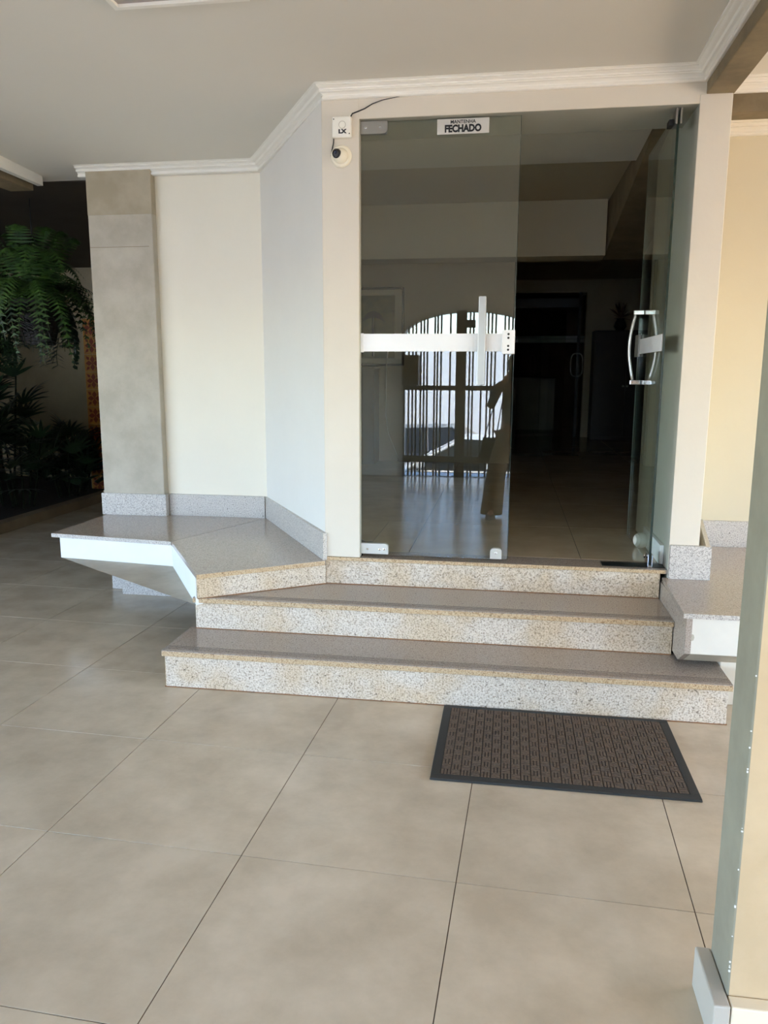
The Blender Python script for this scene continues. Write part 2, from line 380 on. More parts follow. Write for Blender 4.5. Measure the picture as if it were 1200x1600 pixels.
obj('joint', bx((-0.10, 2.168), (Y2 - .003, Y2 + .004), (Z1, Z1 + .004)), RUST, st)
obj('joint', bx((-0.10, 2.168), (Y2 - .001, Y2 + .004), (Z2 - .030, Z2 - .026)), RUST, st)
obj('core', bx((-0.09, 2.16), (Y2 + .03, 2.0), (Z1, Z2 - .027)), GROUT, st)
tread(-0.106, 2.170, Y2 - .018, Y3 + .03, Z2)
obj('riser', bx((0.483, 2.166), (Y3, Y3 + .03), (Z2, Z3 - .020), .001), GRISE, st)
obj('joint', bx((0.483, 2.166), (Y3 - .003, Y3 + .003), (Z2, Z2 + .004)), RUST, st)
obj('threshold', bx((0.665, 2.197), (Y3 - .004, 2.002), (Z3 - .018, Z3), .001), GTOP, st)
obj('threshold_edge', bx((0.485, 2.190), (Y3 - .007, Y3 + .01), (Z3 - .018, Z3 - .0008), .001), GEDGE, st)

# ------------------------------------------------------------------ left ledge
lg = thing('granite_ledge', 'cantilevered bench-like ledge with polished granite top and white fascia, left of the steps', 'ledge', (-0.7, 2.4, 0))
ZS = 0.471
A, Bp, Cp, D = (-1.305, 2.207), (-0.497, 2.109), (-0.061, 1.418), (0.484, 1.806)
W1, W2 = (-0.18, 2.925), (-1.294, 2.925)
obj('slab', prism([A, Bp, (W1[0] - .002, W1[1]), W2], ZS - .024, ZS, .001), GTOP, lg)
obj('slab', prism([(Bp[0] + .003, Bp[1]), Cp, D, (0.484, 1.832), (W1[0] + .001, W1[1])], ZS - .024, ZS, .001), GTOP, lg)
def edge_strip(a, b, z0, z1, th, m, name, par, push=0.0015):
    a, b = Vector(a), Vector(b); d = (b - a).normalized(); n = Vector((d.y, -d.x)); p0, p1 = a + n * push, b + n * push
    q0, q1 = a - n * th, b - n * th
    return obj(name, prism([p0, p1, q1, q0], z0, z1, .0006), m, par)
edge_strip(A, Bp, ZS - .0235, ZS - .0015, .004, GBASE, 'slab_edge', lg)
edge_strip((Bp[0] + .0015, Bp[1] + .002), (W1[0] - .0005, W1[1] - .022), ZS - .01, ZS + .0003, .0015, GROOVE, 'slab_joint', lg, .0015)
edge_strip(Cp, D, ZS - .0235, ZS - .0015, .004, GEDGE, 'slab_edge', lg)
edge_strip((-0.068, 1.440), (0.484, 1.826), Z2 + .001, ZS - .0245, .03, GRISE, 'riser', lg, 0)
edge_strip((-0.068, 1.440), (0.484, 1.826), Z2, Z2 + .004, .03, RUST, 'joint', lg, .0025)
edge_strip((-0.068, 1.440), (0.484, 1.826), ZS - .029, ZS - .0245, .03, RUST, 'joint', lg, .0012)
# white fascia running round the front, then the slanted soffit down to a grey plinth
FB = 0.318
a1, b1 = (-1.262, 2.222), (-0.500, 2.128)
obj('fascia', prism([a1, b1, (-0.50, 2.3), (-1.262, 2.3)], FB, ZS - .0245, .003), WHITE, lg)
obj('fascia', prism([b1, (-0.082, 1.452), (-0.04, 1.50), (-0.04, 1.9), (-0.45, 2.2)], FB - .012, ZS - .0245, .003), WHITE, lg)
obj('fascia_side', bx((-1.262, -1.22), (2.23, 2.93), (FB, ZS - .0245), .002), WHITE, lg)
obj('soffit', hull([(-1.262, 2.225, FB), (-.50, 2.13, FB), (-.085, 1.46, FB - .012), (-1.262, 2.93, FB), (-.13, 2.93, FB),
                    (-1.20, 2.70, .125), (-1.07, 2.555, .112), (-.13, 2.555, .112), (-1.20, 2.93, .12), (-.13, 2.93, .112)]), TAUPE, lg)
obj('plinth', bx((-1.055, -0.12), (2.565, 2.93), (0.0, 0.112), .003), GBASE, lg)
obj('plinth', bx((-1.185, -1.04), (2.68, 2.93), (0.0, 0.122), .003), GBASE, lg)

# baseboards standing on the ledges
struct('baseboard_back', bx((-0.855, -0.185), (2.905, 2.932), (ZS, 0.616), .001), GBASE)
struct('baseboard_pillar', bx((-1.322, -0.858), (2.856, 2.90), (ZS, 0.619), .001), GBASE)
bbd = B(); prism([(-0.192, 2.932), (0.474, 1.812), (0.492, 1.828), (-0.172, 2.945)], ZS, 0.614, .001, bbd)
struct('baseboard_diagonal', bbd, GBASE)

# ------------------------------------------------------------------ right ledge
rg = thing('granite_ledge', 'right granite ledge with a chipped white fascia, partly hidden behind the near column', 'ledge', (2.6, 1.8, 0))
ZR = 0.451
obj('slab', prism([(2.176, 1.832), (2.157, 1.236), (4.2, 1.236), (4.2, 2.62), (2.50, 2.62), (2.36, 2.05), (2.345, 1.832)], ZR - .022, ZR, .001), GTOP, rg)
edge_strip((2.157, 1.236), (4.2, 1.236), ZR - .0215, ZR - .001, .004, GBASE, 'slab_edge', rg)
obj('fascia', bx((2.178, 4.2), (1.243, 1.40), (0.272, ZR - .0225), .002), mat('worn_white_paint', srgb(222, 217, 206), .6, var=.05, vscale=9), rg)
ch = obj('chipped_spot', hull([(2.185 + .010 * math.cos(k * .9) + .012, 1.2424, .345 + .016 * math.sin(k * .9)) for k in range(7)] + [(2.197, 1.2436, .345)]), TAUPE, rg)
# grey granite cheek that closes the ends of the upper treads
ck = B()
pts = [(1.832, ZR - .0225), (1.242, ZR - .0225), (1.242, .272), (1.36, .203), (1.478, .203), (1.478, Z2 - 0.03), (1.832, Z2)]
a = [ck.verts.new((2.171, y, z)) for y, z in pts]; b = [ck.verts.new((2.195, y, z)) for y, z in pts]
ck.faces.new(a); ck.faces.new(b[::-1])
for k in range(len(pts)): ck.faces.new((a[k], a[(k + 1) % 7], b[(k + 1) % 7], b[k]))
obj('cheek', ck, GTOP, rg)
obj('soffit', hull([(2.18, 1.244, .2715), (4.2, 1.244, .2715), (2.18, 1.36, .203), (4.2, 1.36, .203), (2.18, 1.47, .203), (4.2, 1.47, .203), (2.18, 1.47, .2715), (4.2, 1.47, .2715)]), TAUPE, rg)
obj('plinth', bx((2.356, 4.2), (1.38, 1.8), (0.0, .202), .003), CREAM, rg)
obj('core', bx((2.20, 4.2), (1.47, 2.0), (.236, ZR - .023)), CREAM, rg)
obj('core', bx((2.36, 4.2), (1.8, 2.6), (0, ZR - .023)), CREAM, rg)
struct('baseboard_jamb', bx((2.201, 2.392), (1.808, 1.834), (ZR, .617), .0015), GBASE)
struct('baseboard_right', bx((2.52, 4.2), (2.61, 2.65), (ZR, .602), .001), GBASE)
struct('baseboard_right_return', prism([(2.372, 1.834), (2.392, 1.834), (2.53, 2.61), (2.51, 2.62)], ZR, .61, .001), GBASE)

# ------------------------------------------------------------------ near column at the right edge of the picture
fc = B(); box(fc, (1.918, 2.62), (-0.482, -0.340), (0.0, 2.88), bev=0.004)
for f in fc.faces:
    if f.calc_center_median().x < 1.921: f.material_index = 1
fco = obj('column', fc, [mat('column_cream', srgb(208, 184, 148), 0.7, col2=srgb(196, 172, 136), vscale=5, bump=0.1, bscale=20), mat('column_grey', srgb(150, 146, 128), 0.65, col2=srgb(136, 132, 116), vscale=6, bump=0.08, bscale=20)])
tag(fco, 'near square column with grey-green side and cream face, at the right picture edge', 'column')
obj('skirting', bx((1.882, 1.917), (-0.520, -0.338), (0.0, .105), .004), mat('skirting_grey', srgb(190, 184, 172), 0.5), fco)
obj('skirting', bx((1.919, 2.62), (-0.520, -0.483), (0.0, .105), .004), mat('skirting_cream', srgb(236, 222, 196), 0.5), fco)
for k in range(14):
    zz = random.uniform(.12, 1.0); sz = random.uniform(.0012, .003)
    obj('paint_chip', bx((1.9165, 1.9175 + sz), (-.4832, -.4832 + sz), (zz, zz + sz * random.uniform(.8, 2.4)), 0), WHITE, fco)

# ------------------------------------------------------------------ ceiling light panel
lp = thing('ceiling_light_panel', 'flush square ceiling light panel with grey diffuser and cream frame, unlit', 'ceiling light', (0.15, 0.7, zceil(.7)))
def zc_box(x, y, lo, hi, m, name, par):
    bm = B(); vs = []
    for xx in x:
        for yy in y:
            for h in (lo, hi): vs.append(bm.verts.new((xx, yy, zceil(yy) + h)))
    for q in [(0, 1, 3, 2), (4, 6, 7, 5), (0, 4, 5, 1), (2, 3, 7, 6), (0, 2, 6, 4), (1, 5, 7, 3)]: bm.faces.new([vs[k] for k in q])
    return obj(name, bm, m, par)
x0, x1, y0, y1 = -0.115, 0.415, 0.45, 0.985
zc_box((x0, x1), (y1 - .02, y1), -.016, .0, TRIM, 'frame', lp); zc_box((x0, x1), (y0, y0 + .02), -.016, .0, TRIM, 'frame', lp)
zc_box((x0, x0 + .02), (y0 + .02, y1 - .02), -.016, .0, TRIM, 'frame', lp); zc_box((x1 - .02, x1), (y0 + .02, y1 - .02), -.016, .0, TRIM, 'frame', lp)
zc_box((x0 + .02, x1 - .02), (y0 + .02, y1 - .02), -.004, .0, GREY, 'diffuser', lp)

# ------------------------------------------------------------------ fixed glass pane and its fittings
GY = 1.870
wn = struct('window_1', bx((0.665, 1.420), (GY, GY + .009), (.500, 2.612)), GLASS)
obj('pane_edge', bx((1.4202, 1.4222), (GY, GY + .009), (.500, 2.612)), GREENE, wn)
def corner_plate(x0, x1, z0, z1, y, cut, m, name, par, bolts=()):
    # plate with one rounded corner; cut = which corner is rounded
    r = .02; pts = []
    for cx, cz, sx, sz, key in ((x0, z0, 1, 1, 'bl'), (x1, z0, -1, 1, 'br'), (x1, z1, -1, -1, 'tr'), (x0, z1, 1, -1, 'tl')):
        if key in cut:
            c = (cx + sx * r, cz + sz * r); a0 = {'bl': PI, 'br': 1.5 * PI, 'tr': 0, 'tl': .5 * PI}[key]
            for k in range(6): a = a0 + k * PI / 10; pts.append((c[0] + r * math.cos(a), c[1] + r * math.sin(a)))
        else: pts.append((cx, cz))
    bm = B(); a = [bm.verts.new((p[0], y, p[1])) for p in pts]; b = [bm.verts.new((p[0], y + .027, p[1])) for p in pts]
    bm.faces.new(a); bm.faces.new(b[::-1])
    for k in range(len(pts)): bm.faces.new((a[k], a[(k + 1) % len(pts)], b[(k + 1) % len(pts)], b[k]))
    o = obj(name, bm, m, par)
    for (px, pz) in bolts:
        q = B(); lathe(q, [(.006, 0), (.006, .002), (.004, .003)], (px, y, pz), '-Y', 10); obj('bolt', q, CHROME, o)
    return o
corner_plate(.665, .795, 2.556, 2.613, GY - .009, ('br',), STEEL, 'corner_clamp', wn, ((.69, 2.585), (.76, 2.585)))
corner_plate(.665, .808, .505, .560, GY - .009, ('tr',), ALU, 'corner_clamp', wn, ((.70, .530), (.765, .530), (.788, .532)))
corner_plate(1.334, 1.392, .503, .558, GY - .009, ('tl', 'tr'), ALU, 'floor_clamp', wn, ((1.363, .535),))
obj('white_strip', bx((.664, 1.366), (GY - .006, GY - .0005), (1.540, 1.626), .001), FROST, wn)
obj('strip_endcap', bx((.664, .680), (GY - .0075, GY - .0055), (1.536, 1.629), .001), FROST, wn)
obj('push_bar', bx((1.247, 1.283), (GY - .040, GY - .022), (1.378, 1.800), .002), STEEL, wn)
for zz in (1.42, 1.76): obj('bar_mount', bx((1.255, 1.275), (GY - .023, GY - .0005), (zz, zz + .02), .001), STEEL, wn)
lk = obj('lock_plate', bx((1.362, 1.424), (GY - .022, GY + .03), (1.528, 1.642), .003), FROST, wn)
for zz in (1.548, 1.566, 1.604, 1.622):
    q = B(); lathe(q, [(.0055, 0), (.0055, .001), (.003, .0015)], (1.393, GY - .022, zz), '-Y', 10); obj('screw_hole', q, BLACK, lk)

# sign on the glass
sg = thing('door_sign', 'silver rectangular sign reading MANTENHA FECHADO at the top of the glass', 'sign', (1.152, GY - .003, 2.575))
obj('plate', bx((1.031, 1.274), (GY - .003, GY - .0004), (2.541, 2.609), .001), mat('sign_silver', srgb(206, 203, 196), 0.35, .15), sg)
text('MANTENHA', .0215, (1.152, GY - .0034, 2.594), RX90, INK, 'lettering', sg, bold=.0004, sx=1.0)
text('FECHADO', .043, (1.152, GY - .0034, 2.564), RX90, INK, 'lettering', sg, bold=.0022, sx=.86)

# ------------------------------------------------------------------ swinging glass door, opened inwards
dr = struct('door_1', bx((2.115, 2.125), (1.880, 2.640), (.500, 2.606)), GLASSD)
obj('pane_edge', bx((2.1145, 2.1255), (1.8775, 1.8798), (.500, 2.606)), GREENE, dr)
obj('pane_edge', bx((2.1180, 2.1215), (2.6402, 2.6420), (.500, 2.606)), mat('glass_edge_light', srgb(150, 165, 155), .2), dr)
obj('white_strip', bx((2.1085, 2.1147), (1.885, 2.56), (1.543, 1.622), .001), FROST, dr)
lk = obj('lock_case', bx((2.100, 2.114), (2.52, 2.64), (1.528, 1.648), .002), mat('frosted_plate', srgb(150, 150, 146), .4), dr)
obj('bottom_pivot', bx((2.108, 2.112), (1.862, 1.94), (.490, .556), .001), CHROME, dr)
obj('bottom_pivot', bx((2.128, 2.132), (1.862, 1.94), (.490, .556), .001), CHROME, dr)
obj('bottom_pivot_core', bx((2.112, 2.128), (1.868, 1.94), (.490, .499), .001), STEEL, dr)
q = B(); lathe(q, [(.012, 0), (.012, .006), (.008, .008)], (2.098, 1.93, .535), 'X', 12); obj('bolt', q, CHROME, dr)
obj('top_pivot', bx((2.106, 2.1145), (1.862, 1.95), (2.545, 2.612), .001), STEEL, dr)
obj('top_pivot', bx((2.126, 2.134), (1.862, 1.95), (2.545, 2.612), .001), STEEL, dr)
q = B(); box(q, (2.085, 2.106), (1.90, 1.96), (2.548, 2.575), .002); obj('pivot_screw_block', q, BLACK, dr)
PLH = mat('polished_handle', srgb(235, 235, 230), .22, .5)
def pull(side):
    x0 = 2.12 + side * .006; yh = 2.47
    bm = B(); pts = []
    for k in range(15):
        t = k / 14; z = 1.398 + t * (1.765 - 1.398); bow = math.sin(PI * t)
        pts.append((2.12 + side * (.046 + .028 * bow), yh, z))
    tube(bm, pts, .0082, 10)
    h = obj('handle', bm, PLH, dr, smooth=True)
    for z in (1.388, 1.762):
        q = B(); box(q, (min(x0, x0 + side * .056), max(x0, x0 + side * .056)), (yh - .012, yh + .012), (z - .012, z + .012), .003); obj('handle_bracket', q, CHROME, h)
pull(1); pull(-1)
o = obj('floor_closer_plate', bx((1.892, 2.194), (1.868, 1.958), (Z3, Z3 + .003), .001), BLACK)
tag(o, 'black metal floor closer plate let into the threshold below the open door', 'floor plate')
q = B(); prof = [(.0, -.043)] + [(.043 * math.cos(a), .043 * math.sin(a)) for a in [(-PI / 2 + PI * k / 12) for k in range(1, 12)]] + [(.0005, .043)]
prof[0] = (.0005, -.043)
lathe(q, prof, (2.148, 2.33, Z3 + .043), 'Z', 20)
o = obj('door_stop', q, BOXP, smooth=True); tag(o, 'round white ball door stop on the floor beside the open glass door', 'door stop')
struct('baseboard_interior', bx((2.178, 2.198), (1.95, 2.45), (Z3, Z3 + .10), .002), WHITE)

# ------------------------------------------------------------------ alarm box, camera, cable
ab = thing('junction_box', 'square white plastic box with round mark and small dark logo, left of the glass', 'box', (.584, Y3, 2.577))
obj('case', bx((.538, .630), (Y3 - .030, Y3 - .0005), (2.530, 2.624), .006), BOXP, ab)
q = B()
for k in range(24):
    pass
ring = [(.588 + .016 * math.cos(2 * PI * k / 24), Y3 - .0305, 2.586 + .016 * math.sin(2 * PI * k / 24)) for k in range(25)]
tube(q, ring, .0009, 6, False); obj('ring_mark', q, TAUPE, ab)
text('LX', .024, (.588, Y3 - .0306, 2.556), RX90, INK, 'logo', ab, bold=.0016, sx=1.25)
for px, pz in ((.547, 2.612), (.622, 2.546)):
    q = B(); lathe(q, [(.003, 0), (.003, .0006), (.002, .001)], (px, Y3 - .030, pz), '-Y', 8); obj('screw', q, BLACK, ab)
cd = thing('security_camera', 'round cream dome security camera below the white box on the door jamb', 'camera', (.577, Y3, 2.452))
q = B(); lathe(q, [(.051, 0), (.051, .008), (.046, .014), (.030, .016)], (.577, Y3, 2.452), '-Y', 32); obj('base_ring', q, PLAST, cd, smooth=False)
q = B(); n_ = 14
lathe(q, [(.036 * math.cos(PI / 2 * k / n_) + .0004, .012 + .036 * math.sin(PI / 2 * k / n_)) for k in range(n_ + 1)], (.577, Y3, 2.452), '-Y', 28); obj('ball', q, PLAST, cd, smooth=True)
q = B(); lathe(q, [(.021, 0), (.021, .014), (.017, .018), (.016, .014), (.001, .014)], (0, 0, 0), '-Y', 24)
bmesh.ops.rotate(q, verts=q.verts, cent=(0, 0, 0), matrix=Matrix.Rotation(math.radians(-24), 3, 'Z') @ Matrix.Rotation(math.radians(12), 3, 'X'))
bmesh.ops.translate(q, verts=q.verts, vec=(.566, Y3 - .036, 2.458)); lens = obj('lens', q, BLACK, cd)
q = B(); lathe(q, [(.008, 0), (.006, .004), (.0005, .0055)], (.559, Y3 - .052, 2.461), '-Y', 16); obj('lens_glass', q, mat('lens_glass', srgb(40, 52, 80), .05), cd, smooth=True)
cb = B(); tube(cb, [(.622, Y3 - .008, 2.622), (.632, Y3 - .006, 2.640), (.66, Y3 - .003, 2.650), (.69, Y3 - .003, 2.660), (.728, Y3 - .003, 2.680), (.775, Y3 - .003, 2.694), (.83, Y3 - .003, 2.702), (.90, Y3 - .002, 2.712)], [.0032, .003, .003, .0028, .0024, .0018, .0015, .001], 8)
o = obj('cable', cb, INK, smooth=True); tag(o, 'thin dark cable curving from the white box up along the lintel', 'cable')
cb = B(); tube(cb, [(.543, Y3 - .010, 2.531), (.540, Y3 - .006, 2.51), (.532, Y3 - .005, 2.48), (.527, Y3 - .005, 2.455), (.530, Y3 - .006, 2.44)], .0028, 8)
o = obj('cable', cb, INK, smooth=True); tag(o, 'short dark cable between the white box and the dome camera', 'cable')

# ------------------------------------------------------------------ doormat
dm = thing('doormat', 'brown woven-pattern doormat with black rubber border, in front of the lowest step', 'doormat', (1.634, .838, 0))
mx0, mx1, my0, my1 = 1.167, 2.101, .516, 1.153
obj('backing', bx((mx0, mx1), (my0, my1), (.0, .006), .002), DARK, dm)
bm = B(); e = .035
box(bm, (mx0 + .001, mx1 - .001), (my0 + .001, my0 + e), (.006, .0095), .0015); box(bm, (mx0 + .001, mx1 - .001), (my1 - e * .75, my1 - .001), (.006, .0095), .0015)
box(bm, (mx0 + .001, mx0 + e), (my0 + e, my1 - e * .75), (.006, .0095), .0015); box(bm, (mx1 - e, mx1 - .001), (my0 + e, my1 - e * .75), (.006, .0095), .0015)
obj('rubber_border', bm, DARK, dm)
obj('carpet', bx((mx0 + e, mx1 - e), (my0 + e, my1 - e * .75), (.006, .0085)), MATR, dm)
bm = B(); cell = .036; nx = int((mx1 - mx0 - 2 * e) / cell); ny = int((my1 - my0 - 1.75 * e) / cell)
cw = (mx1 - mx0 - 2 * e) / nx; chh = (my1 - my0 - 1.75 * e) / ny
for i in range(nx):
    for j in range(ny):
        cx, cy = mx0 + e + i * cw, my0 + e + j * chh
        for k in range(3):
            if (i + j) % 2: box(bm, (cx + .002, cx + cw - .002), (cy + chh * (k + .13) / 3, cy + chh * (k + .87) / 3), (.0085, .0105))
            else: box(bm, (cx + cw * (k + .15) / 3, cx + cw * (k + .85) / 3), (cy + .002, cy + chh - .002), (.0085, .0105))
obj('woven_ribs', bm, MATB, dm, kind='stuff')

# ------------------------------------------------------------------ interior behind the glass
struct('wall_interior_left', bx((-1.2, -1.05), (3.1, 6.2), (Z3, 2.76)), INT)
struct('wall_interior_cross', bx((-1.2, 1.42), (6.30, 6.45), (Z3, 2.76)), INT)
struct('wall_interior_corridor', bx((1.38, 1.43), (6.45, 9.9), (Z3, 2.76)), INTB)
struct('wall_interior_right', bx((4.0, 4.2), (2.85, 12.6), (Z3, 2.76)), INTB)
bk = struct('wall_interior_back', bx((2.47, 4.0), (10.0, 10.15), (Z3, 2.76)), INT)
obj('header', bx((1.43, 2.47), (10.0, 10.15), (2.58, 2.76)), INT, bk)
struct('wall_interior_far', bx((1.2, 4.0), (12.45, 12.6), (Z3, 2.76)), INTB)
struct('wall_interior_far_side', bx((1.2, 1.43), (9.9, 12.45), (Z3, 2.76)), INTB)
o = obj('beam', bx((-1.05, 2.11), (4.5, 4.8), (2.34, 2.759), .003), INT); tag(o, 'pale cross beam under the interior ceiling, seen through the glass', 'beam')
sb = hull([(2.12, 4.75, 2.34), (2.12, 2.87, 2.655), (2.42, 4.75, 2.34), (2.42, 2.87, 2.655), (2.12, 4.75, 2.758), (2.12, 2.27, 2.758), (2.42, 4.75, 2.758), (2.42, 2.87, 2.758), (2.20, 2.44, 2.758)])
o = obj('beam', sb, BEAM); tag(o, 'sloping brown beam inside, right of the pale cross beam', 'beam')
# second glass door deep inside
d2 = struct('door_2', prism([(1.50, 10.08), (1.505, 10.07), (2.23, 10.52), (2.225, 10.53)], Z3 + .02, 2.36), GLASS)
obj('top_rail', bx((1.44, 2.40), (9.99, 10.06), (2.37, 2.50), .002), BLACK, d2)
obj('stile', bx((2.36, 2.40), (9.99, 10.06), (Z3, 2.58), .002), BLACK, d2)
q = B(); pts = []
for k in range(25):
    a = 2 * PI * k / 24; ca, sa = math.cos(a), math.sin(a)
    pts.append((2.36 + .085 * math.copysign(abs(ca) ** .6, ca), 9.93, 1.545 + .165 * math.copysign(abs(sa) ** .6, sa)))
tube(q, pts, .009, 8, False); obj('handle', q, STEEL, d2, smooth=True)
# tall dark cabinet with a plant
cbn = thing('cabinet', 'tall black-brown wooden cabinet against the back wall, deep inside', 'cabinet', (3.0, 9.75, Z3))
obj('body', bx((2.565, 3.45), (9.56, 9.98), (Z3, 2.02), .004), WOOD, cbn)
for k in range(2):
    x0 = 2.575 + k * .435
    d_ = obj('door', bx((x0, x0 + .43), (9.538, 9.559), (Z3 + .05, 2.0), .004), WOOD, cbn)
    q = B(); lathe(q, [(.012, 0), (.016, .012), (.001, .022)], (2.98 if k == 0 else 3.035, 9.538, 1.25), '-Y', 10); obj('knob', q, STEEL, d_)
def leafblade(bm, base, dirv, length, width, droop=0.3, seg=4, up=Vector((0, 0, 1))):
    d = Vector(dirv).normalized(); side = d.cross(up)
    side = side.normalized() if side.length > .01 else Vector((1, 0, 0)); prev = None
    for k in range(seg + 1):
        t = k / seg; c = Vector(base) + d * length * t - Vector((0, 0, 1)) * droop * length * t * t
        wd = width * (math.sin(PI * min(1, .12 + t * .88)) ** .8 if k < seg else 0.02)
        a, b = bm.verts.new(c - side * wd / 2), bm.verts.new(c + side * wd / 2)
        if prev: bm.faces.new((prev[0], prev[1], b, a))
        prev = (a, b)
LEAFD = mat('dark_leaf', srgb(38, 58, 34), 0.35, col2=srgb(24, 42, 24), vscale=8)
FERNG = mat('fern_green', srgb(66, 100, 38), 0.5, col2=srgb(22, 44, 16), vscale=14)
PINKL = mat('dry_flower', srgb(120, 92, 74), 0.7)
fp = thing('flower_vase', 'spiky dried arrangement in a dark vase on top of the deep cabinet', 'vase', (2.92, 9.72, 2.02))
q = B(); lathe(q, [(.05, 0), (.09, .06), (.07, .12), (.05, .15), (.06, .17)], (2.92, 9.72, 2.02), 'Z', 16); obj('vase', q, BLACK, fp, smooth=True)
q = B()
for k in range(46):
    a = random.uniform(0, 2 * PI); el = random.uniform(-.1, 1.3)
    leafblade(q, (2.92, 9.72, 2.20), (math.cos(a) * math.cos(el), math.sin(a) * math.cos(el), math.sin(el)), random.uniform(.16, .28), .03, .1, 3)
obj('spiky_leaves', q, PINKL, fp, kind='stuff')
# boards / boxes seen through the deep door
for k, (za, zb) in enumerate(((1.95, 2.0), (2.01, 2.06))):
    o = obj('shelf_board', bx((1.45, 2.9), (12.2, 12.44), (za, zb), .002), WHITE); tag(o, ('lower' if k == 0 else 'upper') + ' of two pale boards high on the wall behind the deep glass door', 'shelf')
o = obj('counter', bx((1.45, 2.15), (11.4, 11.9), (Z3, 1.35), .01), GREY); tag(o, 'grey counter block standing behind the deep glass door', 'counter')
# framed picture on the cross wall
pf = thing('framed_picture', 'framed palm painting with pale mat hanging inside, behind the white strip', 'picture', (-.05, 6.28, 1.95))
bm = B(); X0, X1, ZA, ZB = -.45, .295, 1.50, 2.30
for b_ in (((X0, X1), (ZB - .02, ZB)), ((X0, X1), (ZA, ZA + .02)), ((X0, X0 + .02), (ZA, ZB)), ((X1 - .02, X1), (ZA, ZB))): box(bm, b_[0], (6.255, 6.298), b_[1])
obj('frame', bm, WOOD, pf)
obj('mat_board', bx((X0 + .02, X1 - .02), (6.28, 6.298), (ZA + .02, ZB - .02)), TRIM, pf)
pc = obj('painting', bx((X0 + .1, X1 - .1), (6.276, 6.28), (ZA + .08, ZB - .08)), mat('painting_ground', srgb(120, 122, 60), .6, col2=srgb(70, 84, 40), vscale=7), pf)
bm = B()
for k in range(16):
    a = PI * (k + .5) / 16; leafblade(bm, (-.03, 6.274, 2.0), (math.cos(a), 0, math.sin(a)), .13, .02, .5, 4, up=Vector((0, 1, 0)))
tube(bm, [(-.03, 6.274, 1.60), (-.035, 6.274, 1.8), (-.03, 6.274, 2.0)], .012, 6)
obj('painted_palm', bm, LEAFD, pc)
cb = B(); tube(cb, [(.155, 6.25, 1.72), (.13, 6.25, 1.64), (.115, 6.25, 1.50), (.11, 6.25, 1.0), (.135, 6.25, .80), (.22, 6.24, .60), (.26, 6.23, Z3 + .005)], .006, 6)
o = obj('cable', cb, BOXP, smooth=True); tag(o, 'loose pale cable hanging down the inside wall, seen through the fixed glass', 'cable')
o = thing('side_cabinet', 'brown wooden sideboard unit inside, at the left edge of the glass', 'cabinet', (-.2, 6.0, Z3))
obj('body', bx((-.6, .035), (5.95, 6.28), (Z3, 1.46), .004), INTB, o); obj('top', bx((-.61, .045), (5.94, 6.28), (1.46, 1.485), .003), INTB, o)

# ------------------------------------------------------------------ dark planted passage on the left
struct('wall_passage_back', bx((-5.2, -1.2), (7.4, 7.6), (0, 2.75)), mat('passage_beige', srgb(200, 188, 156), .8, col2=srgb(180, 166, 134), vscale=2))
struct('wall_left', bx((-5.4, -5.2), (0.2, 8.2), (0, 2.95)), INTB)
kb = struct('planter_curb', bx((-3.14, -3.02), (2.6, 7.4), (0, .095), .004), mat('curb_stone', srgb(150, 132, 104), .7, col2=srgb(126, 108, 84), vscale=3)); del kb['kind']; tag(kb, 'low stone curb along the planting bed in the dark passage', 'curb')
struct('trim_5', bx((-5.2, -3.14), (2.6, 2.72), (0, .095)), MATS['curb_stone'])
o = obj('soil', bx((-5.19, -3.145), (2.73, 7.38), (0, .06)), mat('soil', srgb(52, 40, 30), .95, bump=.6, bscale=30)); tag(o, 'dark soil filling the planting bed', 'soil', kind='stuff')
# patterned tile column
az = thing('tiled_pilaster', 'narrow pilaster clad in ochre and brown flower tiles, in the dark passage', 'pilaster', (-3.25, 6.6, 0))
obj('core', bx((-3.46, -3.05), (6.52, 6.9), (0, 2.05)), MATS['passage_beige'], az)
OCH = mat('tile_ochre', srgb(196, 140, 62), .35, col2=srgb(176, 118, 52), vscale=12); REDB = mat('tile_redbrown', srgb(132, 58, 34), .35)
bm = B(); box(bm, (-.0985, .0985), (-.012, 0), (-.0985, .0985), .002)
for k in range(4):
    a = PI / 2 * k
    q = [(0.0, .0), (.03, .045), (0, .085), (-.03, .045)]
    for off, s_2 in ((0, 1.0), (PI / 4, .9)):
        vs = [bm.verts.new(((x * math.cos(a + off) - z * math.sin(a + off)) * s_2, -.0135 - (.0002 if off else 0), (x * math.sin(a + off) + z * math.cos(a + off)) * s_2)) for x, z in (q if not off else [(0, .06), (.02, .085), (0, .125), (-.02, .085)])]
        f = bm.faces.new(vs); f.material_index = 1
me0 = None
for i in range(2):
    for j in range(10):
        if me0 is None: o = obj('patterned_tile', bm, [OCH, REDB], az, local=True); me0 = o
        else: o = me0.copy(); COL.objects.link(o); o.parent = az
        o.location = (-3.35 + .2 * i + 3.25, 6.52 - 6.6, .12 + .2 * j)
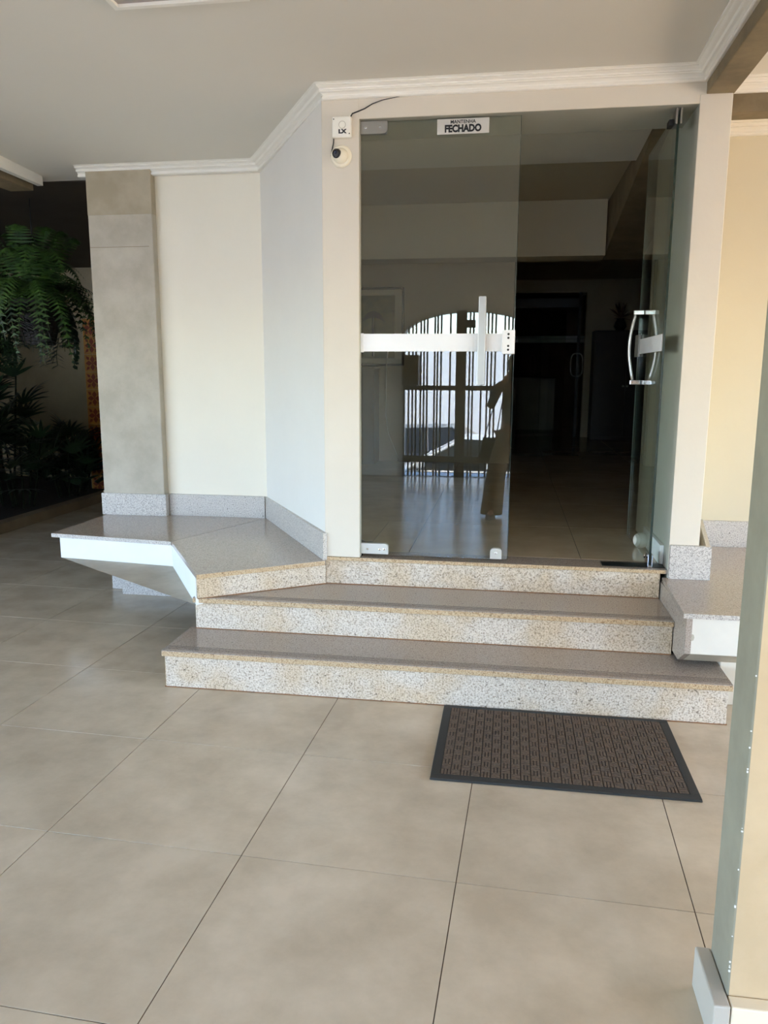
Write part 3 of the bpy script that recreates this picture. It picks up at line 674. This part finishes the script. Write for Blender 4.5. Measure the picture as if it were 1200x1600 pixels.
# hanging fern
fx, fy = -2.17, 3.6
hf = thing('hanging_fern', 'large green fern in a dark hanging pot in front of the dark passage', 'fern', (fx, fy, 1.63))
q = B(); lathe(q, [(.115, 1.63), (.16, 1.80), (.185, 1.93), (.20, 1.93), (.20, 1.965), (.18, 1.965), (.17, 1.94), (.001, 1.93)], (fx, fy, 0), 'Z', 24); obj('pot', q, mat('dark_pot', srgb(28, 20, 17), .6), hf, smooth=False)
q = B()
for k in range(3):
    a = 2 * PI * k / 3 + .4; tube(q, [(fx + .19 * math.cos(a), fy + .19 * math.sin(a), 1.95), (fx, fy, 2.45)], .003, 5)
tube(q, [(fx, fy, 2.44), (fx, fy, 2.70)], .004, 6); obj('hanger', q, BLACK, hf)
def frond_mesh(L, rise, droop, m, name):
    bm = B(); n = 26; pp = None; pts = []
    for k in range(n + 1):
        t = k / n; pts.append(Vector((L * t * (1 - .15 * t), 0, rise * math.sin(t * PI * .55) - droop * t ** 3)))
    for k in range(n):
        a, b = pts[k], pts[k + 1]; d = (b - a).normalized(); t = k / n
        wl = .075 * (math.sin(PI * min(.98, t * .93 + .07)) ** .7) + .004
        for s in (-1, 1):
            base = a; tip = a + Vector((d.x * .3, s, d.z * .3 - .25)).normalized() * wl; wv = d * .0085
            q = [bm.verts.new(base - wv), bm.verts.new(base + wv), bm.verts.new(tip + wv * .3), bm.verts.new(tip - wv * .2)]
            bm.faces.new(q)
        s = .0016; q = [bm.verts.new(a + Vector((0, s, 0))), bm.verts.new(a - Vector((0, s, 0))), bm.verts.new(b - Vector((0, s, 0))), bm.verts.new(b + Vector((0, s, 0)))]
        bm.faces.new(q)
    me = bpy.data.meshes.new(name); bm.to_mesh(me); bm.free(); me.materials.append(m); return me
fm = [frond_mesh(.48, .42, .30, FERNG, 'frond'), frond_mesh(.42, .22, .62, FERNG, 'frond'), frond_mesh(.55, .30, .48, FERNG, 'frond'), frond_mesh(.30, .50, .10, FERNG, 'frond'), frond_mesh(.62, .20, .55, FERNG, 'frond')]
for k in range(90):
    o = bpy.data.objects.new('frond', fm[k % 5]); COL.objects.link(o); o.parent = hf
    a = k * 2.399; o.location = (.05 * math.cos(a), .05 * math.sin(a), .32)
    s = random.uniform(.8, 1.2); o.scale = (s, s, s); o.rotation_euler = (random.uniform(-.2, .2), random.uniform(-.25, .2), a)
vm = []
for v in range(2):
    bm = B(); L = .22 + .10 * v
    for k in range(22):
        t = k / 21; c = Vector((.16 + .10 * math.sin(t * 2.2), .02 * math.sin(t * 9), .30 - L * t * 1.25 + .05 * math.sin(t * 4)))
        for s in (-1, 1): leafblade(bm, c, (.5 * random.uniform(.3, 1), s, random.uniform(-.5, .4)), .065, .030, .2, 2)
    tube(bm, [(.16 + .10 * math.sin(t_ / 21 * 2.2), .02 * math.sin(t_ / 21 * 9), .30 - L * t_ / 21 * 1.25 + .05 * math.sin(t_ / 21 * 4)) for t_ in range(22)], .0022, 4)
    me = bpy.data.meshes.new('trailing_stem'); bm.to_mesh(me); bm.free(); me.materials.append(LEAFD); vm.append(me)
for k in range(30):
    o = bpy.data.objects.new('trailing_stem', vm[k % 2]); COL.objects.link(o); o.parent = hf; o.rotation_euler = (0, 0, k * .61 + .1); o.scale = (1, 1, random.uniform(.8, 1.15))
# bed of fan palms
def fan_mesh(nb, L):
    bm = B()
    for k in range(nb):
        a = (k - (nb - 1) / 2) * (2.5 / nb)
        leafblade(bm, (0, 0, 0), (math.cos(a), math.sin(a), .25), L * (1 - .15 * abs(a)), .034, .35, 4)
    me = bpy.data.meshes.new('fan_leaf'); bm.to_mesh(me); bm.free(); me.materials.append(LEAFD); return me
fans = [fan_mesh(9, .30), fan_mesh(7, .34)]
def fan_palm(x, y, h, label, group=None):
    t = thing('fan_palm', label, 'palm', (x, y, .055), group)
    for s in range(5):
        a = s * 1.26 + x; hh = h * random.uniform(.62, 1.12); bx_, by_ = .10 * math.cos(a), .10 * math.sin(a)
        tx, ty = bx_ * 2.4, by_ * 2.4
        q = B(); tube(q, [(bx_, by_, 0), ((bx_ + tx) / 2, (by_ + ty) / 2, hh * .5), (tx, ty, hh)], [.011, .009, .006], 6); obj('stem', q, mat('palm_stem', srgb(30, 34, 22), .8, spec=.1), t, local=True)
        for k in range(6):
            al = k * 1.9 + s; zz = hh * (1 - .13 * k); rr = .10
            f = bpy.data.objects.new('fan_leaf', fans[k % 2]); COL.objects.link(f); f.parent = t
            f.location = (tx + rr * math.cos(al), ty + rr * math.sin(al), zz); f.rotation_euler = (0, random.uniform(-1.25, -.1), al)
    return t
palms = [(-3.42, 3.15, 1.05), (-3.95, 3.3, 1.35), (-3.5, 3.85, 1.45), (-4.2, 4.0, 1.7), (-3.55, 4.6, 1.2), (-4.3, 4.8, 1.7), (-3.75, 5.3, 1.7), (-3.40, 5.9, .65), (-4.55, 5.9, 1.5), (-3.5, 6.25, .55), (-4.7, 3.2, 1.5), (-3.48, 5.2, .9)]
plab = ['nearest low fan palm beside the curb', 'fan palm behind the nearest one, dark glossy leaves', 'fan palm right behind the curb, mid-height', 'tall dark fan palm at the left picture edge', 'fan palm halfway along the curb', 'tall fan palm deep in the left of the bed', 'fan palm whose leaves show against the beige wall', 'low fan palm close to the curb near the tiled pilaster', 'tall fan palm at the far left end of the bed', 'lowest fan palm at the foot of the tiled pilaster', 'leftmost fan palm of the near row in the bed', 'small fan palm by the curb before the pilaster']
for (x, y, h), lb in zip(palms, plab): fan_palm(x, y, h, lb, 'fan palms in the planting bed')

# ------------------------------------------------------------------ street side, behind the photographer (seen mirrored in the glass)
gw = struct('wall_gate', bx((-1.5, -0.04), (-5.27, -5.06), (0, 2.95)), WALLW)
obj('pier', bx((1.75, 2.75), (-5.27, -5.06), (0, 2.95)), WALLW, gw)
bm = B(); n = 24; cx = .855; hw = .895
arch = [(cx - hw * math.cos(PI * k / n), 1.90 + .335 * math.sin(PI * k / n)) for k in range(n + 1)]
for k in range(n):
    (xa, za), (xb, zb) = arch[k], arch[k + 1]
    vs = [bm.verts.new(p) for p in ((xa, -5.06, za), (xb, -5.06, zb), (xb, -5.06, 2.95), (xa, -5.06, 2.95), (xa, -5.27, za), (xb, -5.27, zb), (xb, -5.27, 2.95), (xa, -5.27, 2.95))]
    for q in ((0, 1, 2, 3), (5, 4, 7, 6), (0, 4, 5, 1)): bm.faces.new([vs[i] for i in q])
obj('arch_head', bm, WALLW, gw)
gt = thing('arched_gate', 'arched brown metal gate of vertical bars, mirrored in the fixed glass', 'gate', (.855, -5.02, 0))
GM = mat('gate_metal', srgb(70, 62, 54), .5)
obj('centre_post', bx((.676, .815), (-5.05, -4.99), (0, 2.24), .004), GM, gt)
obj('rail', bx((-.035, .676), (-5.04, -5.00), (1.19, 1.255), .003), GM, gt); obj('rail', bx((.815, 1.745), (-5.04, -5.00), (1.19, 1.255), .003), GM, gt)
obj('rail', bx((-.035, .676), (-5.04, -5.00), (.20, .295), .003), GM, gt); obj('rail', bx((.815, 1.745), (-5.04, -5.00), (.20, .295), .003), GM, gt)
obj('stile', bx((-.04, -.018), (-5.04, -5.00), (0, 1.9)), GM, gt); obj('stile', bx((1.728, 1.75), (-5.04, -5.00), (0, 1.9)), GM, gt)
bars = [.035, .088, .135, .199, .243, .287, .388, .427, .475, .598]
allb = bars + [.86, .905, 1.02, 1.10, 1.15, 1.20, 1.32, 1.37, 1.42, 1.52, 1.57, 1.66]
b0 = None
for x in allb:
    if b0 is None:
        b0 = o = obj('bar', bx((-.0115, .0115), (-.010, .010), (0, 1.9)), GM, gt, local=True)
    else: o = b0.copy(); COL.objects.link(o); o.parent = gt
    zt = 1.90 + .335 * math.sqrt(max(0, 1 - ((x - cx) / hw) ** 2)) - .005
    o.location = (x - .855, 0, .01); o.scale = (1, 1, zt / 1.9)
obj('lock_box', bx((.79, .93), (-5.03, -4.97), (2.02, 2.12), .004), GM, gt)
mb = obj('letter_box', bx((-.035, .19), (-4.99, -4.80), (1.26, 1.66), .006), GM, gt)
obj('letter_flap', bx((.0, .155), (-4.80, -4.792), (1.56, 1.61), .002), BLACK, mb)
struct('trim_6', bx((-.04, 1.75), (-5.4, -5.05), (-.05, .012), .003), WHITE)
struct('ground_street', bx((-45, 45), (-40, -6.6), (-1.6, -1.12)), mat('asphalt', srgb(120, 114, 106), .9, col2=srgb(98, 92, 86), vscale=2, bump=.3, bscale=60))
struct('ground_ramp', hull([(-9.1, -5.6, -.01), (6.5, -5.6, -.01), (-9.1, -6.7, -1.11), (6.5, -6.7, -1.11), (-9.1, -5.6, -1.5), (6.5, -5.6, -1.5)]), mat('pavement', srgb(170, 160, 146), .85, col2=srgb(150, 140, 126), vscale=3))
struct('ground_yard', bx((6.5, 18), (-6.6, 12), (-.2, -.003)), mat('yard_paving', srgb(196, 178, 152), .8, col2=srgb(180, 160, 136), vscale=2))
struct('ground_street', bx((-45, -9.1), (-6.6, 12), (-1.6, -.3)), MATS['pavement'])
# white boundary wall and house across the street
ow = thing('street_wall', 'bright white boundary wall across the street, mirrored in the glass', 'wall', (0, -17, -1.12))
obj('wall', bx((-30, 30), (-17.3, -17.0), (-1.12, 2.3)), WHITE, ow)
obj('coping', bx((-30, 30), (-17.35, -16.95), (2.3, 2.4), .01), TRIM, ow)

def make_car(label, paint, x, y, rot, z=-1.12, L=4.2):
    t = thing('car', label, 'car', (x, y, z)); t.rotation_euler = (0, 0, rot)
    h = L / 2
    # stations along the length: x, sill z, belt z, half width
    stn = [(-h, .42, .74, .62), (-h + .12, .28, .92, .78), (-h + .6, .24, .96, .84), (-.9, .22, .95, .86), (.3, .22, .93, .86), (.95, .24, .90, .85), (h - .55, .26, .80, .82), (h - .12, .32, .68, .74), (h, .44, .60, .58)]
    bm = B(); rings = []
    for (sx, zs, zb, hwid) in stn:
        sec = [(-hwid * .92, zs), (-hwid, (zs + zb) / 2), (-hwid * .97, zb - .05), (-hwid * .86, zb), (0, zb + .03), (hwid * .86, zb), (hwid * .97, zb - .05), (hwid, (zs + zb) / 2), (hwid * .92, zs)]
        rings.append([bm.verts.new((sx, yy, zz)) for yy, zz in sec])
    for a, b in zip(rings, rings[1:]):
        for j in range(9): bm.faces.new((a[j], a[(j + 1) % 9], b[(j + 1) % 9], b[j]))
    bm.faces.new(rings[0][::-1]); bm.faces.new(rings[-1])
    obj('body', bm, paint, t, local=True, smooth=True)
    g = [(-h + .45, .96, .70), (-h + 1.0, 1.38, .62), (.1, 1.42, .62), (1.0, .93, .72)]
    bm = B(); lo = [(-h + .42, .80), (-h + .9, .83), (.15, .83), (1.05, .78)]
    a = [bm.verts.new((lx, -ly, .92)) for lx, ly in lo] ; a2 = [bm.verts.new((lx, ly, .92)) for lx, ly in lo]
    b = [bm.verts.new((gx, -gw_, gz)) for gx, gz, gw_ in g]; b2 = [bm.verts.new((gx, gw_, gz)) for gx, gz, gw_ in g]
    for k in range(3):
        bm.faces.new((a[k], a[k + 1], b[k + 1], b[k])); bm.faces.new((a2[k], b2[k], b2[k + 1], a2[k + 1])); bm.faces.new((b[k], b[k + 1], b2[k + 1], b2[k]))
    bm.faces.new((a[0], b[0], b2[0], a2[0])); bm.faces.new((a[3], a2[3], b2[3], b[3]))
    obj('windows', bm, mat('car_glass', srgb(22, 26, 28), .05), t, local=True)
    obj('roof', hull([(-h + 1.0, -.62, 1.385), (-h + 1.0, .62, 1.385), (.1, -.62, 1.425), (.1, .62, 1.425), (-h + 1.1, 0, 1.43), (0, 0, 1.46), (-h + .9, -.6, 1.37), (-h + .9, .6, 1.37), (.2, -.6, 1.40), (.2, .6, 1.40)]), paint, t, local=True)
    for (gx0, gz0, gy0), (gx1, gz1, gy1) in (((-h + .45, .93, .79), (-h + 1.0, 1.38, .625)), ((1.02, .92, .79), (.1, 1.42, .625)), ((-.35, .93, .835), (-.40, 1.41, .63))):
        for s in (-1, 1):
            q = B(); tube(q, [(gx0, s * gy0, gz0), (gx1, s * gy1, gz1)], .028, 6); obj('window_pillar', q, paint, t, local=True)
    for wx in (-h + .78, h - .82):
        for s in (-1, 1):
            q = B(); lathe(q, [(.15, -.1), (.30, -.1), (.32, -.07), (.32, .07), (.30, .1), (.15, .1)], (0, 0, 0), '-Y', 24); bmesh.ops.translate(q, verts=q.verts, vec=(wx, s * .78, .32))
            wl = obj('wheel', q, DARK, t, local=True)
            q = B(); lathe(q, [(.19, -.085), (.20, .085), (.05, .10)], (0, 0, 0), '-Y', 12); bmesh.ops.translate(q, verts=q.verts, vec=(wx, s * .785, .32)); obj('rim', q, STEEL, wl, local=True)
    for s in (-1, 1):
        obj('headlight', bx((h - .17, h - .05), (min(s * .42, s * .68), max(s * .42, s * .68)), (.56, .68), .01), CHROME, t, local=True)
        obj('tail_light', bx((-h - .01, -h + .12), (min(s * .5, s * .72), max(s * .5, s * .72)), (.70, .86), .01), mat('tail_red', srgb(150, 20, 16), .3), t, local=True)
        obj('mirror', bx((.72, .86), (min(s * .84, s * 1.0), max(s * .84, s * 1.0)), (.94, 1.06), .02), paint, t, local=True)
    return t
make_car('dark grey car parked across the street, mirrored behind the bars', mat('car_dark', srgb(58, 58, 60), .3, .3, coat=.5), .15, -11.2, 0.04)
make_car('white car parked nearest the gate, mirrored behind the bars', mat('car_white', srgb(232, 232, 230), .25, coat=.5), .75, -8.35, PI + .03)

# outer shell that keeps sun out of the rooms
struct('wall_outer', bx((4.2, 4.35), (2.85, 12.9), (0, 3.1)), WARM)
struct('wall_outer_back', bx((-5.4, 4.35), (12.6, 12.75), (0, 3.1)), WARM)
struct('wall_outer_left', bx((-5.4, -5.2), (8.0, 8.2), (0, 3.1)), WARM)
struct('wall_outer_core', bx((-1.35, -1.2), (6.2, 12.7), (0, 3.1)), WARM)

# ------------------------------------------------------------------ the photographer, mirrored at the edge of the glass
pt = thing('person', 'person in loose trousers holding up a phone, half mirrored at the glass edge', 'person', (1.48, -2.36, 0))
def skin_body(name, joints, edges, root, m, sub=2):
    me = bpy.data.meshes.new(name); names = list(joints)
    me.from_pydata([joints[k][0] for k in names], [(names.index(a), names.index(b)) for a, b in edges], []); me.update()
    o = bpy.data.objects.new(name, me); COL.objects.link(o)
    sk = o.modifiers.new('skin', 'SKIN'); sv = me.skin_vertices[0].data
    for i, k in enumerate(names): r = joints[k][1]; sv[i].radius = r if isinstance(r, tuple) else (r, r)
    sv[names.index(root)].use_root = True
    if sub: s = o.modifiers.new('sub', 'SUBSURF'); s.levels = sub; s.render_levels = sub
    bpy.context.view_layer.update()
    me2 = bpy.data.meshes.new_from_object(o.evaluated_get(bpy.context.evaluated_depsgraph_get()))
    bpy.data.objects.remove(o)
    me2.materials.clear(); me2.materials.append(m)
    for f in me2.polygons: f.use_smooth = True
    o = bpy.data.objects.new(name, me2); COL.objects.link(o); o.parent = pt; return o
SKIN = mat('skin', srgb(176, 128, 100), .55); TROU = mat('trousers', srgb(120, 100, 76), .85); SHIRT = mat('dark_shirt', srgb(64, 62, 62), .85); HAIR = mat('dark_hair', srgb(34, 24, 18), .6)
# local frame: x right, y forward, z up; origin between the feet
J = {'pelvis': ((-.03, 0, .86), (.14, .10)), 'waist': ((-.045, .0, 1.0), (.12, .09)), 'chest': ((-.05, .01, 1.18), (.145, .10)), 'neckb': ((-.03, .02, 1.33), (.07, .06)), 'neck': ((-.01, .04, 1.39), .045), 'headb': ((0, .06, 1.46), (.062, .075)), 'headt': ((0, .06, 1.56), (.07, .085)), 'crown': ((0, .055, 1.61), (.045, .055)),
     'shl': ((-.19, .01, 1.29), .052), 'ell': ((-.265, .06, 1.08), .040), 'wrl': ((-.125, .19, 1.36), .024), 'hal': ((-.105, .205, 1.405), (.026, .018)),
     'shr': ((.12, .01, 1.29), .052), 'elr': ((.19, .06, 1.06), .038), 'wrr': ((.03, .19, 1.36), .024), 'har': ((.012, .205, 1.405), (.026, .018)),
     'hipl': ((-.09, .02, .82), .088), 'knl': ((-.18, .22, .48), .060), 'anl': ((-.22, .32, .09), .036), 'tol': ((-.23, .46, .035), (.034, .028)),
     'hipr': ((.10, 0, .82), .088), 'knr': ((.09, .06, .46), .060), 'anr': ((.08, .02, .09), .036), 'tor': ((.09, .16, .035), (.034, .028))}
Eg = [('pelvis', 'waist'), ('waist', 'chest'), ('chest', 'neckb'), ('neckb', 'neck'), ('neck', 'headb'), ('headb', 'headt'), ('headt', 'crown'), ('neckb', 'shl'), ('shl', 'ell'), ('ell', 'wrl'), ('wrl', 'hal'), ('neckb', 'shr'), ('shr', 'elr'), ('elr', 'wrr'), ('wrr', 'har'),
      ('pelvis', 'hipl'), ('hipl', 'knl'), ('knl', 'anl'), ('anl', 'tol'), ('pelvis', 'hipr'), ('hipr', 'knr'), ('knr', 'anr'), ('anr', 'tor')]
skin_body('body', J, Eg, 'pelvis', SKIN)
JS = {k: (J[k][0], tuple(v * 1.12 for v in (J[k][1] if isinstance(J[k][1], tuple) else (J[k][1],) * 2))) for k in ('pelvis', 'waist', 'chest', 'neckb', 'shl', 'ell', 'shr', 'elr', 'wrl', 'wrr')}
skin_body('shirt', JS, [('pelvis', 'waist'), ('waist', 'chest'), ('chest', 'neckb'), ('neckb', 'shl'), ('shl', 'ell'), ('neckb', 'shr'), ('shr', 'elr'), ('ell', 'wrl'), ('elr', 'wrr')], 'pelvis', SHIRT)
JT = {'pelvis': ((-.03, 0, .87), (.155, .115)), 'hipl': ((-.09, .02, .80), .105), 'knl': ((-.18, .22, .48), .10), 'hml': ((-.22, .31, .06), .120), 'hmlb': ((-.22, .31, -.10), .118), 'hmrb': ((.08, .03, -.10), .113), 'hipr': ((.10, 0, .80), .105), 'knr': ((.09, .06, .46), .10), 'hmr': ((.08, .03, .06), .115)}
tr = skin_body('trousers', JT, [('pelvis', 'hipl'), ('hipl', 'knl'), ('knl', 'hml'), ('pelvis', 'hipr'), ('hipr', 'knr'), ('knr', 'hmr'), ('hml', 'hmlb'), ('hmr', 'hmrb')], 'pelvis', TROU)
for v in tr.data.vertices:
    if v.co.z < .035: v.co.z = .035
for nm, (bxx, byy, bzz) in (('left', (-.105, .205, 1.405)), ('right', (.012, .205, 1.405))):
    sgn = 1 if nm == 'left' else -1
    for k in range(4):
        y0 = byy + .004; z0 = bzz + .024 - .017 * k; ln = (.060, .066, .062, .05)[k]
        o = skin_body('finger', {'a': ((bxx, y0 - .01, z0), .0085), 'b': ((bxx + sgn * ln * .35, y0 + .006, z0 + .012), .0080), 'c': ((bxx + sgn * ln * .62, y0 + .004, z0 + .016), .0070)}, [('a', 'b'), ('b', 'c')], 'a', SKIN, 1)
    skin_body('thumb', {'a': ((bxx, byy - .02, bzz - .01), .010), 'b': ((bxx + sgn * .012, byy - .034, bzz + .014), .009), 'c': ((bxx + sgn * .03, byy - .036, bzz + .030), .008)}, [('a', 'b'), ('b', 'c')], 'a', SKIN, 1)
q = B(); lathe(q, [(.02, 0), (.088, .0), (.098, .07), (.085, .14), (.045, .175), (.002, .185)], (0, .035, 1.455), 'Z', 20)
for v in q.verts:
    if v.co.y > .085 and v.co.z < 1.58: v.co.y = .085
obj('hair', q, HAIR, pt, local=True, smooth=True)
for s in (-1, 1):
    q = B(); lathe(q, [(.001, 0), (.007, .002), (.009, .006), (.001, .010)], (s * .028, .146, 1.525), '-Y', 10); 
    for v in q.verts: v.co.y = .146 + (.146 - v.co.y)
    obj('eye', q, BLACK, pt, local=True)
    q = B(); tube(q, [(s * .070, .05, 1.50), (s * .080, .045, 1.525), (s * .074, .05, 1.545)], [.008, .012, .008], 6); obj('ear', q, SKIN, pt, local=True)
    sx = -.225 if s < 0 else .085; sy = .38 if s < 0 else .09
    obj('shoe', hull([(sx - .045, sy - .12, 0), (sx + .045, sy - .12, 0), (sx - .05, sy + .08, 0), (sx + .05, sy + .08, 0), (sx, sy + .14, 0), (sx - .04, sy - .11, .07), (sx + .04, sy - .11, .07), (sx - .04, sy + .06, .05), (sx + .04, sy + .06, .05), (sx, sy + .12, .035)]), DARK, pt, local=True)
q = B(); tube(q, [(0, .140, 1.53), (0, .162, 1.50), (0, .152, 1.492)], [.008, .012, .006], 6); obj('nose', q, SKIN, pt, local=True)
q = B(); tube(q, [(-.022, .135, 1.462), (0, .142, 1.460), (.022, .135, 1.462)], .005, 6); obj('mouth', q, mat('lips', srgb(140, 80, 70), .5), pt, local=True)
ph = thing('phone', 'dark smartphone held up by the mirrored person', 'phone', (1.431, -2.13, 1.42))
obj('body', bx((1.395, 1.467), (-2.120, -2.112), (1.335, 1.485), .003), BLACK, ph)
o = thing('handbag', 'dark handbag hanging at the left side of the mirrored person', 'bag', (1.20, -2.30, .55))
obj('bag_body', hull([(1.12, -2.36, .55), (1.30, -2.36, .55), (1.12, -2.24, .55), (1.30, -2.24, .55), (1.15, -2.32, .78), (1.28, -2.32, .78), (1.15, -2.28, .78), (1.28, -2.28, .78)]), DARK, o)
q = B(); tube(q, [(1.16, -2.30, .77), (1.24, -2.31, 1.05), (1.33, -2.36, 1.33), (1.36, -2.42, 1.30), (1.28, -2.33, .77)], .006, 6); obj('strap', q, DARK, o)
